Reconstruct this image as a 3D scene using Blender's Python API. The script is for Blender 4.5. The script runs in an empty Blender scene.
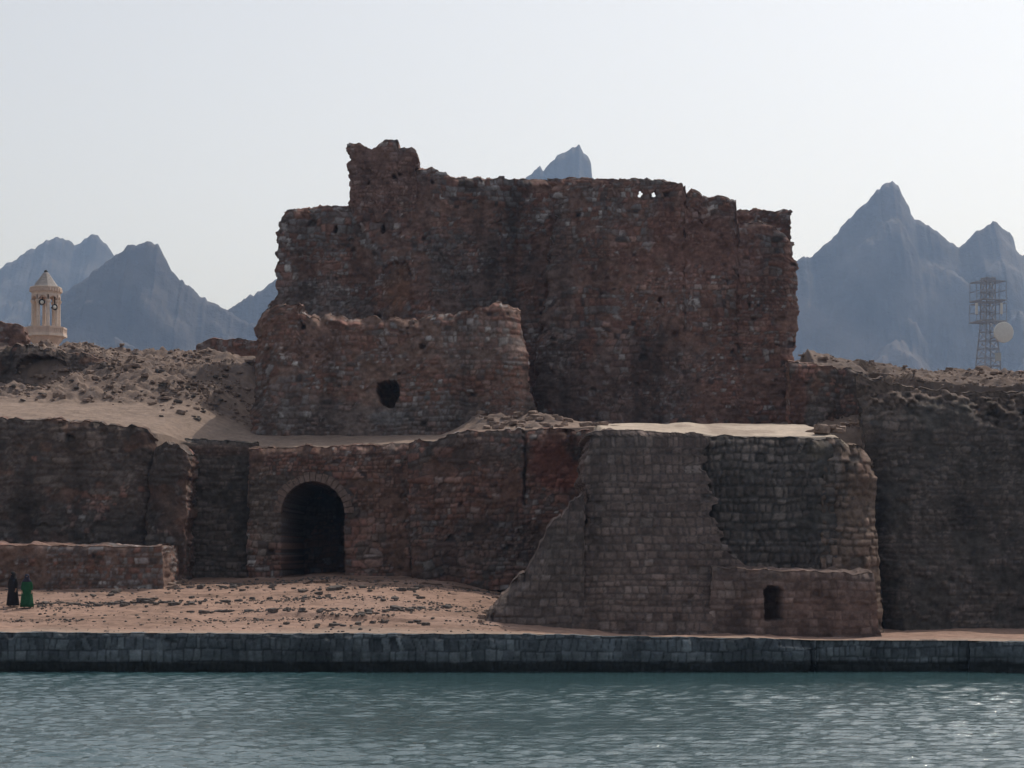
import bpy, bmesh, math, random
import numpy as np
from mathutils import Vector, Matrix
random.seed(7)
RNG = np.random.default_rng(11)
R = math.radians
sc = bpy.context.scene
COL = sc.collection

# ------------------------------------------------------------------ camera, sky, sun, exposure
F = 1920.0                 # focal length in pixels of the 1024 px wide picture
HY = 552.0                 # picture row of the horizon
EYE = 5.0                  # eye height above the water
cam_d = bpy.data.cameras.new('camera')
cam = bpy.data.objects.new('camera', cam_d); COL.objects.link(cam)
cam.location = (0, 0, EYE); cam.rotation_euler = (R(90), 0, 0)
cam_d.sensor_fit = 'HORIZONTAL'; cam_d.sensor_width = 36
cam_d.lens = 36 * F / 1024
cam_d.shift_y = (HY - 384) / 1024
cam_d.clip_start = 0.5; cam_d.clip_end = 20000
sc.camera = cam

SUN_EL, SUN_AZ = 54, 38
world = bpy.data.worlds.new('World'); sc.world = world; world.use_nodes = True
wn = world.node_tree; bg = wn.nodes['Background']
sky = wn.nodes.new('ShaderNodeTexSky'); sky.sky_type = 'NISHITA'; sky.sun_disc = False
sky.sun_elevation = R(SUN_EL); sky.sun_rotation = R(SUN_AZ)
sky.air_density = 1.0; sky.dust_density = 3.0; sky.ozone_density = 1.0; sky.altitude = 0
hsv = wn.nodes.new('ShaderNodeHueSaturation'); hsv.inputs['Saturation'].default_value = 0.33
wn.links.new(sky.outputs[0], hsv.inputs['Color'])
wn.links.new(hsv.outputs[0], bg.inputs['Color'])
bg.inputs['Strength'].default_value = 0.13

sund = bpy.data.lights.new('sun', 'SUN'); sund.energy = 2.3; sund.angle = R(0.5); sund.color = (1, 0.94, 0.86)
sun = bpy.data.objects.new('sun', sund); COL.objects.link(sun)
svec = Vector((math.cos(R(SUN_EL)) * math.sin(R(SUN_AZ)), math.cos(R(SUN_EL)) * math.cos(R(SUN_AZ)), math.sin(R(SUN_EL))))
sun.rotation_euler = svec.to_track_quat('Z', 'Y').to_euler(); sun.location = (40, 60, 90)

sc.view_settings.view_transform = 'Standard'; sc.view_settings.look = 'None'
sc.view_settings.gamma = 1; sc.view_settings.use_curve_mapping = False
sc.view_settings.exposure = 0.08
sc.cycles.use_denoising = True
sc.cycles.max_bounces = 6; sc.cycles.volume_bounces = 1

# ------------------------------------------------------------------ numpy noise
def H(ix, iy, iz, seed=0):
    with np.errstate(over='ignore'):
        a = np.asarray(ix).astype(np.int64).astype(np.uint32); b = np.asarray(iy).astype(np.int64).astype(np.uint32)
        c = np.asarray(iz).astype(np.int64).astype(np.uint32)
        h = a * np.uint32(374761393) + b * np.uint32(668265263) + c * np.uint32(2246822519) + np.uint32((seed * 3266489917 + 374761) % 4294967296)
        h = (h ^ (h >> np.uint32(13))) * np.uint32(1274126177)
        h = (h ^ (h >> np.uint32(15))) * np.uint32(2246822519)
        h = h ^ (h >> np.uint32(16))
    return h.astype(np.float64) / 4294967296.0

def vn(x, y, z=0.0, seed=0):
    x, y, z = np.broadcast_arrays(np.asarray(x, float), np.asarray(y, float), np.asarray(z, float))
    ix, iy, iz = np.floor(x), np.floor(y), np.floor(z)
    fx, fy, fz = x - ix, y - iy, z - iz
    fx = fx * fx * (3 - 2 * fx); fy = fy * fy * (3 - 2 * fy); fz = fz * fz * (3 - 2 * fz)
    r = 0
    for dx in (0, 1):
        for dy in (0, 1):
            for dz in (0, 1):
                w = (fx if dx else 1 - fx) * (fy if dy else 1 - fy) * (fz if dz else 1 - fz)
                r = r + w * H(ix + dx, iy + dy, iz + dz, seed)
    return r * 2 - 1

def fbm(x, y, z=0.0, o=4, seed=0):
    r, a, t = 0, 1.0, 0
    for i in range(o):
        k = 2.03 ** i
        r = r + a * vn(np.asarray(x) * k, np.asarray(y) * k, np.asarray(z) * k, seed + i * 17); t += a; a *= .5
    return r / t * 1.6

def voro(x, y, seed=0):
    """2D cells: (value of the nearest cell, distance to the border between cells, per-cell tilt)"""
    ix, iy = np.floor(x), np.floor(y)
    f1 = np.full(x.shape, 9.); f2 = np.full(x.shape, 9.); idv = np.zeros(x.shape); tx = np.zeros(x.shape)
    for dx in (-1, 0, 1):
        for dy in (-1, 0, 1):
            a, b = ix + dx, iy + dy
            px, py = a + H(a, b, 1, seed), b + H(a, b, 2, seed)
            d = np.hypot(x - px, y - py); h = H(a, b, 3, seed); t = (x - px) * (H(a, b, 4, seed) - .5) + (y - py) * (H(a, b, 5, seed) - .5)
            c = d < f1
            f2 = np.where(c, f1, np.minimum(f2, d)); idv = np.where(c, h, idv); tx = np.where(c, t, tx); f1 = np.where(c, d, f1)
    return idv, f2 - f1, tx

def ss(a, b, x):
    t = np.clip((x - a) / (b - a), 0, 1); return t * t * (3 - 2 * t)

# ------------------------------------------------------------------ object helpers
def tag(o, label=None, cat=None, group=None, kind=None):
    if label: o['label'] = label
    if cat: o['category'] = cat
    if group: o['group'] = group
    if kind: o['kind'] = kind
    return o

def empty(name, loc=(0, 0, 0), label=None, cat=None, group=None):
    o = bpy.data.objects.new(name, None); COL.objects.link(o); o.location = loc; o.empty_display_size = .5
    return tag(o, label, cat, group)

def link(name, me, m=None, parent=None, smooth=False):
    if m: me.materials.append(m)
    if smooth: me.shade_smooth()
    o = bpy.data.objects.new(name, me); COL.objects.link(o)
    if parent:
        o.parent = parent
        o.matrix_parent_inverse = Matrix.Translation(-Vector(parent.location))
    return o

def npmesh(name, V, Q, C=None, tris=None):
    me = bpy.data.meshes.new(name)
    V = np.asarray(V, np.float32); Q = np.asarray(Q, np.int32)
    me.vertices.add(len(V)); me.vertices.foreach_set('co', V.ravel())
    k = Q.shape[1]
    me.loops.add(Q.size); me.loops.foreach_set('vertex_index', Q.ravel())
    me.polygons.add(len(Q)); me.polygons.foreach_set('loop_start', np.arange(0, Q.size, k, dtype=np.int32))
    me.polygons.foreach_set('loop_total', np.full(len(Q), k, np.int32))
    if C is not None:
        a = me.color_attributes.new('Col', 'FLOAT_COLOR', 'POINT')
        C4 = np.ones((len(V), 4), np.float32); C4[:, :3] = np.clip(C, 0.004, .9); a.data.foreach_set('color', C4.ravel())
    me.update(calc_edges=True); me.validate()
    return me

def grid_quads(nr, nc, off=0):
    i = np.arange(nr * nc).reshape(nr, nc) + off
    return np.stack([i[:-1, :-1], i[:-1, 1:], i[1:, 1:], i[1:, :-1]], -1).reshape(-1, 4)

def P(px, py, Y):
    return Vector(((px - 512) / F * Y, Y, EYE - (py - HY) / F * Y))

def bmobj(name, bm, m, parent=None, smooth=False):
    me = bpy.data.meshes.new(name); bmesh.ops.recalc_face_normals(bm, faces=bm.faces); bm.to_mesh(me); bm.free()
    return link(name, me, m, parent, smooth)

def add_bar(bm, a, b, w, d=None):
    """a square bar from a to b"""
    a, b = Vector(a), Vector(b); ax = (b - a).normalized()
    up = Vector((0, 0, 1)) if abs(ax.z) < .95 else Vector((0, 1, 0))
    s = ax.cross(up).normalized() * w / 2; t = ax.cross(s).normalized() * (d or w) / 2
    v = [bm.verts.new(p + i * s + j * t) for p in (a, b) for i, j in ((-1, -1), (1, -1), (1, 1), (-1, 1))]
    for f in ((0, 1, 2, 3), (7, 6, 5, 4), (0, 4, 5, 1), (1, 5, 6, 2), (2, 6, 7, 3), (3, 7, 4, 0)):
        bm.faces.new([v[k] for k in f])

def add_lathe(bm, prof, n=24, cx=0, cy=0, rot=0.0):
    """closed solid of revolution; prof = [(radius, z)...] from bottom to top"""
    rings = []
    for r, z in prof:
        rings.append([bm.verts.new((cx + r * math.cos(rot + 2 * math.pi * k / n), cy + r * math.sin(rot + 2 * math.pi * k / n), z)) for k in range(n)])
    for a, b in zip(rings, rings[1:]):
        for k in range(n):
            bm.faces.new((a[k], a[(k + 1) % n], b[(k + 1) % n], b[k]))
    bm.faces.new(rings[0][::-1]); bm.faces.new(rings[-1])

# ------------------------------------------------------------------ materials
def mat(name, rough=.9, spec=.2):
    m = bpy.data.materials.new(name); m.use_nodes = True
    p = m.node_tree.nodes['Principled BSDF']; p.inputs['Roughness'].default_value = rough
    p.inputs['Specular IOR Level'].default_value = spec
    return m, m.node_tree, p

def noise(nt, scale, detail=5, rough=.6, co=None):
    n = nt.nodes.new('ShaderNodeTexNoise'); n.inputs['Scale'].default_value = scale
    n.inputs['Detail'].default_value = detail; n.inputs['Roughness'].default_value = rough
    if co is None:
        co = nt.nodes.new('ShaderNodeNewGeometry').outputs['Position']
    nt.links.new(co, n.inputs['Vector']); return n

def attr_mat(name, s1, amp, bump_scale, bump_d, rough=.93):
    """per-vertex stone colour x fine grain, with a fine bump"""
    m, nt, p = mat(name, rough, .15)
    at = nt.nodes.new('ShaderNodeAttribute'); at.attribute_name = 'Col'
    n = noise(nt, s1, 6, .65)
    mr = nt.nodes.new('ShaderNodeMapRange'); mr.inputs['From Min'].default_value = .25; mr.inputs['From Max'].default_value = .75
    mr.inputs['To Min'].default_value = 1 - amp; mr.inputs['To Max'].default_value = 1 + amp
    nt.links.new(n.outputs['Fac'], mr.inputs['Value'])
    mx = nt.nodes.new('ShaderNodeVectorMath'); mx.operation = 'SCALE'
    nt.links.new(at.outputs['Color'], mx.inputs[0]); nt.links.new(mr.outputs[0], mx.inputs['Scale'])
    nt.links.new(mx.outputs[0], p.inputs['Base Color'])
    b = nt.nodes.new('ShaderNodeBump'); b.inputs['Strength'].default_value = .8; b.inputs['Distance'].default_value = bump_d
    n2 = noise(nt, bump_scale, 6, .7)
    nt.links.new(n2.outputs['Fac'], b.inputs['Height']); nt.links.new(b.outputs[0], p.inputs['Normal'])
    return m

def plain_mat(name, col, var=.25, scale=6, rough=.85, bump=.02, spec=.2, metal=0):
    m, nt, p = mat(name, rough, spec); p.inputs['Metallic'].default_value = metal
    n = noise(nt, scale)
    cr = nt.nodes.new('ShaderNodeValToRGB')
    cr.color_ramp.elements[0].position = .3; cr.color_ramp.elements[1].position = .7
    cr.color_ramp.elements[0].color = (*[c * (1 - var) for c in col], 1); cr.color_ramp.elements[1].color = (*[c * (1 + var) for c in col], 1)
    nt.links.new(n.outputs['Fac'], cr.inputs[0]); nt.links.new(cr.outputs[0], p.inputs['Base Color'])
    if bump:
        b = nt.nodes.new('ShaderNodeBump'); b.inputs['Distance'].default_value = bump
        nt.links.new(n.outputs['Fac'], b.inputs['Height']); nt.links.new(b.outputs[0], p.inputs['Normal'])
    return m

M_stone = attr_mat('masonry', 5, .38, 14, .05)
M_soil = attr_mat('soil', 3.0, .25, 7, .06)
M_rockface = attr_mat('mountain_rock', .02, .25, .03, 8)
M_rock = plain_mat('dark_stone', (.10, .085, .078), .4, 9)
M_rubble = plain_mat('rubble_stone', (.22, .16, .13), .4, 5)

# ------------------------------------------------------------------ ruined masonry
def stones(s, z, seed, ch, bw, warp=.10):
    s = s + warp * vn(s * 1.3, z * 1.3, 3.1, seed + 1) * 1.5
    z = z + warp * vn(s * .9, z * 1.1, 7.7, seed + 2)
    rg = np.random.default_rng(seed)
    hb = np.concatenate([[-6], -6 + np.cumsum(ch * rg.uniform(.65, 1.35, int(60 / ch)))])
    row = np.clip(np.searchsorted(hb, z) - 1, 0, len(hb) - 2)
    zb, zt = hb[row], hb[row + 1]
    w = bw * (.75 + .5 * H(row, 5, 1, seed)); u = s / w + H(row, 9, 2, seed) * 13
    ci = np.floor(u)
    j = lambda c: c + .5 * (H(c, row, 3, seed) - .5)
    ci = np.where(u < j(ci), ci - 1, np.where(u > j(ci + 1), ci + 1, ci))
    dx = np.minimum(u - j(ci), j(ci + 1) - u) * w; dz = np.minimum(z - zb, zt - z)
    d = np.minimum(dx, dz)
    return d, H(ci, row, 11, seed), H(ci, row, 12, seed), H(ci, row, 13, seed)

# palettes: (weight, colour); every style has worn (facing gone) colours and a joint colour
RED = [(.46, (.225, .122, .098)), (.22, (.26, .165, .138)), (.16, (.175, .135, .125)), (.09, (.29, .255, .245)), (.03, (.42, .385, .37)), (.04, (.09, .064, .06))]
GREY = [(.34, (.165, .132, .125)), (.22, (.215, .122, .10)), (.2, (.215, .19, .187)), (.1, (.32, .29, .285)), (.04, (.44, .41, .40)), (.05, (.08, .064, .06))]
CLEAN = [(.4, (.15, .11, .097)), (.3, (.172, .125, .109)), (.2, (.13, .094, .084)), (.1, (.20, .157, .142))]
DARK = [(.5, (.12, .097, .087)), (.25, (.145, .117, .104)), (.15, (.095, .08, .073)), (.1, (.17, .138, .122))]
BROWN = [(.5, (.175, .125, .10)), (.3, (.20, .14, .112)), (.2, (.13, .105, .092))]
QUAY = [(.5, (.112, .128, .142)), (.3, (.15, .168, .182)), (.2, (.085, .096, .108))]
STY = {
    'keep': dict(a=RED, b=GREY, ch=.26, bw=.28, warp=.16, mix=1, rel=.07, joint=(.14, .085, .07), worn=(.235, .142, .116), wornp=.24, gap=.04),
    'front': dict(a=RED, b=GREY, ch=.26, bw=.31, warp=.15, mix=1, rel=.08, joint=(.15, .095, .075), worn=(.255, .165, .132), wornp=.24, gap=.045),
    'terrace': dict(a=RED, b=DARK, ch=.26, bw=.33, warp=.16, mix=1, rel=.08, joint=(.10, .07, .06), worn=(.19, .115, .09), wornp=.2, gap=.04),
    'clean': dict(a=CLEAN, b=CLEAN, ch=.36, bw=.39, warp=.08, rel=.05, joint=(.09, .072, .066), worn=(.16, .125, .11), wornp=-.6, gap=.045),
    'casemate': dict(a=CLEAN, b=CLEAN, ch=.38, bw=.46, rel=.05, joint=(.12, .085, .075), worn=(.2, .13, .11), wornp=-.3, gap=.04),
    'core': dict(a=DARK, b=DARK, ch=.36, bw=.34, warp=.14, rel=.13, joint=(.07, .062, .058), worn=(.10, .088, .08), wornp=.0, gap=.06),
    'brown': dict(a=BROWN, b=BROWN, ch=.4, bw=.5, rel=.14, joint=(.11, .08, .065), worn=(.17, .12, .095), wornp=.2, gap=.05),
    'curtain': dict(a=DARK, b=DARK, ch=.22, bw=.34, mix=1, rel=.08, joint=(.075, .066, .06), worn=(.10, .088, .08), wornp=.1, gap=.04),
    'quay': dict(a=QUAY, b=QUAY, ch=.43, bw=.30, rel=.05, joint=(.035, .04, .045), worn=(.1, .11, .12), wornp=-.9, gap=.03),
}

def pick(pal, r):
    w = np.cumsum([p[0] for p in pal]); w = w / w[-1]; c = np.array([p[1] for p in pal])
    return c[np.clip(np.searchsorted(w, r), 0, len(pal) - 1)]

def stone_col(s, z, seed, st, zone_shift=0.0):
    d, r1, r2, r3 = stones(s, z, seed, st['ch'], st['bw'], st.get('warp', .1))
    if st.get('mix'):
        k_ = st['mix']
        for q_, (f_, o_) in enumerate(((.68, .12), (1.45, .3))):
            e_ = stones(s, z, seed + 500 + q_, st['ch'] * f_, st['bw'] * f_ * 1.05, st.get('warp', .1) * f_)
            m_ = fbm(s * .33, z * .55, 3. + 7 * q_, 4, seed + 510 + q_) > o_ + .12 * (1 - k_)
            d, r1, r2, r3 = [np.where(m_, b_, a_) for a_, b_ in zip((d, r1, r2, r3), e_)]
    zn = fbm(s * .28, z * .4, 1.5, 4, seed + 40) + zone_shift
    pb = ss(-.35, .35, zn)
    c = np.where((r3 < pb)[..., None], pick(st['b'], r1), pick(st['a'], r1))
    pale = (c.mean(-1) > .24) & (fbm(s * .5, z * .7, 2.2, 3, seed + 47) < -.08)
    c = np.where(pale[..., None], c * .55, c)
    c = c * (.80 + .40 * r2)[..., None] * (1 + .28 * fbm(s * 1.5, z * 1.7, 3., 4, seed + 44))[..., None]
    rel = st['rel'] * (ss(0, .09, d) - .5) + st['rel'] * (r2 - .5) * 1.3
    wn_ = fbm(s * .55, z * .75, 9.2, 5, seed + 80) + .35 * vn(s * 2.2, z * 2.2, 2., seed + 90)
    wm = ss(-.06, .10, wn_ - .42 + st['wornp'])          # facing stones fallen, core of rubble and mortar shows
    wc = np.array(st['worn']) * (.8 + .35 * fbm(s * 3.1, z * 4.3, 4., 4, seed + 91))[..., None]
    jm = (1 - ss(st['gap'] * .35, st['gap'] * 1.1, d)) * .8
    c = c * (1 - jm[..., None]) + np.array(st['joint']) * jm[..., None]
    c = c * (1 - .85 * wm[..., None]) + wc * .85 * wm[..., None]
    rel = rel * (1 - .6 * wm) - wm * (.05 + .07 * fbm(s * 2.4, z * 3., 6., 4, seed + 95))
    hole = (r1 > .985) & (r2 < .5)
    rel = np.where(hole, rel - .22 * ss(.02, .08, d), rel)
    stain = 1 - .32 * ss(.1, .8, fbm(s * .8, z * .14, 5., 4, seed + 60)) - .25 * ss(0, .7, fbm(s * .33, z * .3, 8., 4, seed + 66))
    return c * stain[..., None], rel

def poly_interp(pts, x):
    p = np.array(pts, float); return np.interp(x, p[:, 0], p[:, 1])

def in_poly(pts, x, y):
    r = np.zeros(x.shape, bool); n = len(pts)
    for i in range(n):
        x0, y0 = pts[i]; x1, y1 = pts[(i + 1) % n]
        c = ((y0 > y) != (y1 > y))
        with np.errstate(divide='ignore', invalid='ignore'):
            r ^= c & (x < (x1 - x0) * (y - y0) / (y1 - y0 + 1e-12) + x0)
    return r

def wall(name, parent, top, left, right, bot, Y, thick, style, seed, batter=.05, res=.075, jag=1.6, ejag=1.5,
         bevel=.5, bevh=.45, round_l=0., round_r=0., rw=1.0, recess=(), tints=(), holes=(), parapet=None, und=.12, zshift=0., extra=None, zref=None):
    """A ruined masonry wall with thickness. Outline rows/columns are given as seen at the depth of its front face;
    the result is a closed solid standing at that depth with real relief."""
    st = STY[style]
    yf = (lambda x: poly_interp(Y, x)) if isinstance(Y, list) else (lambda x: np.full(np.shape(x), float(Y)))
    sb = bot if callable(bot) else (lambda x: np.full(np.shape(x), float(bot)))
    xs = [p[0] for p in top]; x0, x1 = min([p[1] for p in left] + [xs[0]]), max([p[1] for p in right] + [xs[-1]])
    Ym = float(np.mean(yf(np.array([x0, x1]))))
    ys = [p[1] for p in top]; Hm = (float(np.max(sb(np.array([x0, x1])))) - min(ys)) * Ym / F
    nc = max(6, int((x1 - x0) * Ym / F / res)) + 1; nr = max(5, int(Hm / res)) + 1
    u = np.linspace(0, 1, nc)[None, :]; v = np.linspace(0, 1, nr)[:, None]
    Lm, Rm = np.mean([p[1] for p in left]), np.mean([p[1] for p in right])
    xp = np.broadcast_to(Lm + u * (Rm - Lm), (nr, nc))
    for it in range(2):
        m = xp * Ym / F
        cell = np.floor(m / .33)
        jt = jag * ((H(cell, 0, 0, seed + 5) - .5) * 1.3 + fbm(m * 1.6, 0 * m, 0, 3, seed + 6) * 1.1)
        yt = poly_interp(top, xp) + jt; yb = sb(xp)
        yp = yb + v * (yt - yb)
        zz = yp * Ym / F; rc = np.floor(zz / .3)
        jl = ejag * ((H(rc, 1, 0, seed + 7) - .5) * 1.6 + fbm(zz * 1.5, 3. + 0 * zz, 0, 3, seed + 8))
        jr = ejag * ((H(rc, 2, 0, seed + 9) - .5) * 1.6 + fbm(zz * 1.5, 9. + 0 * zz, 0, 3, seed + 10))
        lx = poly_interp(left, yp) + jl; rx = poly_interp(right, yp) + jr
        xp = lx + u * (rx - lx)
    D0 = yf(xp); zb = EYE - (yb - HY) / F * D0
    Z0 = EYE - (yp - HY) / F * D0
    D = D0 + batter * (Z0 - (zb if zref is None else zref))
    Zt = (yp - yt) * D / F                                   # metres below the broken top
    el = (xp - lx) * D / F; er = (rx - xp) * D / F           # metres from the ends
    X = (xp - 512) / F * D; Z = EYE - (yp - HY) / F * D
    C, rel = stone_col(X, Z, seed, st, zshift)
    big = und * fbm(X * .35, Z * .35, 2., 4, seed + 30) + .05 * fbm(X * 1.7, Z * 1.7, 5., 4, seed + 31)
    rim = ss(0, .25, Zt)
    bv = bevel * np.clip(1 - Zt / bevh, 0, 1) ** 1.5 * (.35 + 1.1 * H(np.floor(X / .27), 3, 0, seed + 12)) * (.5 + .9 * vn(X * 2.5, Z * 2.5, 0, seed + 13) ** 2) * (.35 + .65 * ss(-.25, .15, fbm(X * .5, 0 * X, 3, 3, seed + 14)))
    rnd = round_l * np.clip(1 - el / rw, 0, 1) ** 2 + round_r * np.clip(1 - er / rw, 0, 1) ** 2
    Yv = D - rel - big + bv + rnd
    Bk = np.full(X.shape, float(np.max(D)) + thick)
    if parapet:
        Bk = np.where(Zt < parapet[0], D + parapet[1] + .2, Bk)
    for rcs in recess:
        k = rcs[0]
        wob = 1.2 * vn(X * 2.2, Z * 2.2, 1., seed + 70) + .8 * vn(X * 5, Z * 5, 2., seed + 71)
        if k == 'blob':
            _, cx, cy, ax, ay, dep = rcs
            q = np.hypot((xp - cx) / ax, (yp - cy) / ay) + wob * .1; mk = q < 1
        elif k == 'arch':
            _, a, b, yt_, ysp, yb_, dep = rcs
            cx = (a + b) / 2; ax = (b - a) / 2
            mk = ((np.abs(xp - cx) < ax + wob * .4) & (yp >= ysp) & (yp < yb_)) | ((np.hypot((xp - cx) / ax, (yp - ysp) / (ysp - yt_)) < 1 + wob * .012) & (yp < ysp))
        else:
            _, pts, dep = rcs
            mk = in_poly(pts, xp + wob, yp + wob * .7)
        Bk = np.where(mk, np.maximum(Bk, D + dep + .4), Bk)
        Yv = np.where(mk, np.maximum(Yv, D + dep + .06 * fbm(X * 2, Z * 2, 0, 3, seed + 72)), Yv)
    for (cx, cy, ax, ay, col, k) in tints:
        q = np.hypot((xp - cx) / ax, (yp - cy) / ay) + .45 * fbm(X * .9, Z * .9, 0, 4, seed + 73)
        mk = (1 - ss(.6, 1.15, q)) * k
        lum = C.mean(-1, keepdims=True) / .13
        C = C * (1 - mk[..., None]) + np.array(col) * np.clip(lum, .6, 1.5) * mk[..., None]
    if extra is not None:
        C, Yv = extra(X, Z, xp, yp, C, Yv)
    fr = np.stack([X, Yv, Z], -1).reshape(-1, 3)
    # back face on the same grid, rim strips between
    bk = np.stack([X, Bk + .12 * fbm(X * .8, Z * .8, 4, 3, seed + 33), Z], -1).reshape(-1, 3)
    N = nr * nc; idx = np.arange(N).reshape(nr, nc)
    Vs = [fr, bk]; Cs = [C.reshape(-1, 3), C.reshape(-1, 3)]
    q0 = grid_quads(nr, nc); keep = np.ones(len(q0), bool); extraQ = []
    if holes:
        xc = xp.ravel()[q0].mean(1); yc = yp.ravel()[q0].mean(1)
        hm = np.zeros(len(q0), bool)
        for (cx, cy, ax, ay) in holes:
            hm |= np.hypot((xc - cx) / ax, (yc - cy) / ay) + .35 * vn(xc * .5, yc * .5, 0, seed) < 1
        keep = ~hm
        hq = hm.reshape(nr - 1, nc - 1)
        for r_, c_ in zip(*np.nonzero(hq)):
            for (dr, dc, a, b) in ((-1, 0, (0, 0), (0, 1)), (1, 0, (1, 1), (1, 0)), (0, -1, (1, 0), (0, 0)), (0, 1, (0, 1), (1, 1))):
                rr, cc = r_ + dr, c_ + dc
                if not (0 <= rr < nr - 1 and 0 <= cc < nc - 1 and hq[rr, cc]):
                    i, j = idx[r_ + a[0], c_ + a[1]], idx[r_ + b[0], c_ + b[1]]
                    extraQ.append((i, j, j + N, i + N))
    Qs = [q0[keep], q0[keep][:, ::-1] + N]
    if extraQ: Qs.append(np.array(extraQ))
    base = 2 * N
    def strip(ring, hump, axis):
        nonlocal base
        a = fr[ring]; b = bk[ring]; n = len(ring)
        k = max(3, int(min(thick, 16) / .16))
        t = np.linspace(0, 1, k + 1)[1:-1][:, None, None]
        mid = a[None] * (1 - t) + b[None] * t
        cc, rl = stone_col(mid[..., 1] + mid[..., 0] * .6, mid[..., 2], seed + 3, st)
        env = np.minimum(1, np.minimum(t, 1 - t) * 6)[..., 0]
        nz = fbm(mid[..., 0] * 1.1, mid[..., 1] * 1.1, mid[..., 2] * 1.1, 4, seed + 34)
        mid = mid.copy()
        if axis == 2: mid[..., 2] += env * (nz * hump + hump * .5)
        else: mid[..., 0] += env * (rl * 1.2 + nz * .1) * (-1 if axis == 0 else 1)
        full = np.concatenate([ring[None], np.arange(base, base + (k - 1) * n).reshape(k - 1, n), ring[None] + N], 0)
        Vs.append(mid.reshape(-1, 3)); Cs.append(cc.reshape(-1, 3)); base += (k - 1) * n
        Qs.append(np.stack([full[:-1, :-1], full[1:, :-1], full[1:, 1:], full[:-1, 1:]], -1).reshape(-1, 4))
    strip(idx[-1], min(.16, thick * .06), 2); strip(idx[:, 0], 0, 0); strip(idx[:, -1], 0, 1)
    lo = np.array([idx[0]])
    Qs.append(np.stack([idx[0, :-1], idx[0, 1:], idx[0, 1:] + N, idx[0, :-1] + N], -1))
    me = npmesh(name, np.concatenate(Vs), np.concatenate(Qs), np.concatenate(Cs))
    return link(name, me, M_stone, parent)

# ------------------------------------------------------------------ terrain
TX = [-5000, -75, -50, -28, -22.5, -18.7, -17.6, -16, -14.3, -10, -3.9, -1.75, 1.5, 4.4, 5.0, 16.2, 16.6, 19.4, 20.2, 24, 28, 50, 75, 5000]
far = [(135, 9), (170, 3), (300, 2.5), (7000, 2.5)]
TP = [
    [(82, -1.5), (90, .5), (130, 2.5)] + far[2:],
    [(82, -1.5), (90, .5), (110, 6)] + far[1:],
    [(100.3, 11.9), (107, 13.2), (114, 16.3), (122, 18.2)] + far,
    [(100.3, 11.9), (107, 13.25), (112, 14.7), (113.4, 14.9), (114.6, 16.9), (119, 17.2), (123, 18.15)] + far,
    [(100.3, 11.75), (107, 13.1), (112, 14.9), (114, 16.2), (119, 17.05), (123, 17.6)] + far,
    [(100.8, 11.2), (105, 12.3), (110, 14.4), (115, 16), (122, 17.6)] + far,
    [(102.4, 10.85), (105, 12.0), (110, 14.2), (115, 15.9), (122, 17.6)] + far,
    [(102.2, 10.5), (105, 11.4), (110, 13.2), (115, 15.4), (122, 17.4)] + far,
    [(102.6, 10.5), (106, 11.4), (110, 12.2), (116, 13.5), (122, 14)] + far,
    [(101.4, 10.45), (106, 11.4), (110, 11.9), (116, 12), (122, 12)] + far,
    [(100.2, 10.7), (104, 11.3), (106, 11.45), (110, 11.85), (116, 12), (122, 12)] + far,
    [(99, 11.2), (102, 11.7), (105, 12.3), (110, 12.2), (122, 12)] + far,
    [(99, 11.3), (101.5, 11.7), (104, 12.45), (106, 12.1), (113, 12.4), (122, 12)] + far,
    [(99.4, 11.5), (104, 11.9), (113, 12.5), (122, 12)] + far,
    [(97, 11.4), (104, 11.9), (113, 12.5), (122, 12)] + far,
    [(102.7, 11.6), (104, 11.7), (113, 12.5), (122, 12)] + far,
    [(102.7, 11.6), (103, 11.6), (104.4, 14.9), (108, 16.3), (113, 16), (122, 13)] + far,
    [(102.7, 11.6), (103, 11.6), (104.4, 14.6), (108, 15.7), (113, 15.3), (122, 12)] + far,
    [(95.4, 13.4), (98, 13.9), (104.4, 14.6), (108, 15.5), (113, 15), (122, 12)] + far,
    [(95.4, 13.25), (97, 13.75), (101, 14.4), (105, 14.85), (108, 14.9), (122, 11)] + far,
    [(95.4, 13.15), (97, 13.65), (101, 14.3), (105, 14.75), (108, 14.8), (122, 11)] + far,
    [(95.4, 12.9), (97, 13.2), (101, 13.8), (105, 14.3), (122, 10)] + far,
    [(82, -1.5), (90, .5), (110, 6)] + far[1:],
    [(82, -1.5), (90, .5), (130, 2.5)] + far[2:],
]
TXa = np.array(TX, float)
def tfront(X):
    return np.interp(X, TXa, [p[0][0] for p in TP])
def terr_base(X, Y):
    X = np.asarray(X, float); Y = np.asarray(Y, float)
    i = np.clip(np.searchsorted(TXa, X) - 1, 0, len(TX) - 2)
    zs = np.stack([np.interp(Y, [q[0] for q in p], [q[1] for q in p]) for p in TP], 0)
    t = (X - TXa[i]) / (TXa[i + 1] - TXa[i])
    z0 = np.take_along_axis(zs, i[None], 0)[0]; z1 = np.take_along_axis(zs, i[None] + 1, 0)[0]
    return z0 * (1 - t) + z1 * t
def rough_amt(X, Y):
    a = .06 + .0 * X
    left = (1 - ss(-18, -13.5, X)) * ss(107, 109.5, Y)
    right = ss(14, 18, X) * ss(102.6, 104, Y + 20 * ss(19.3, 20.5, X))
    pile = ss(-3, -1.9, X) * (1 - ss(1.8, 3.4, X)) * ss(99.5, 101, Y) * (1 - ss(105, 106.5, Y))
    return a + .36 * left + .22 * right + .26 * pile
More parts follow.
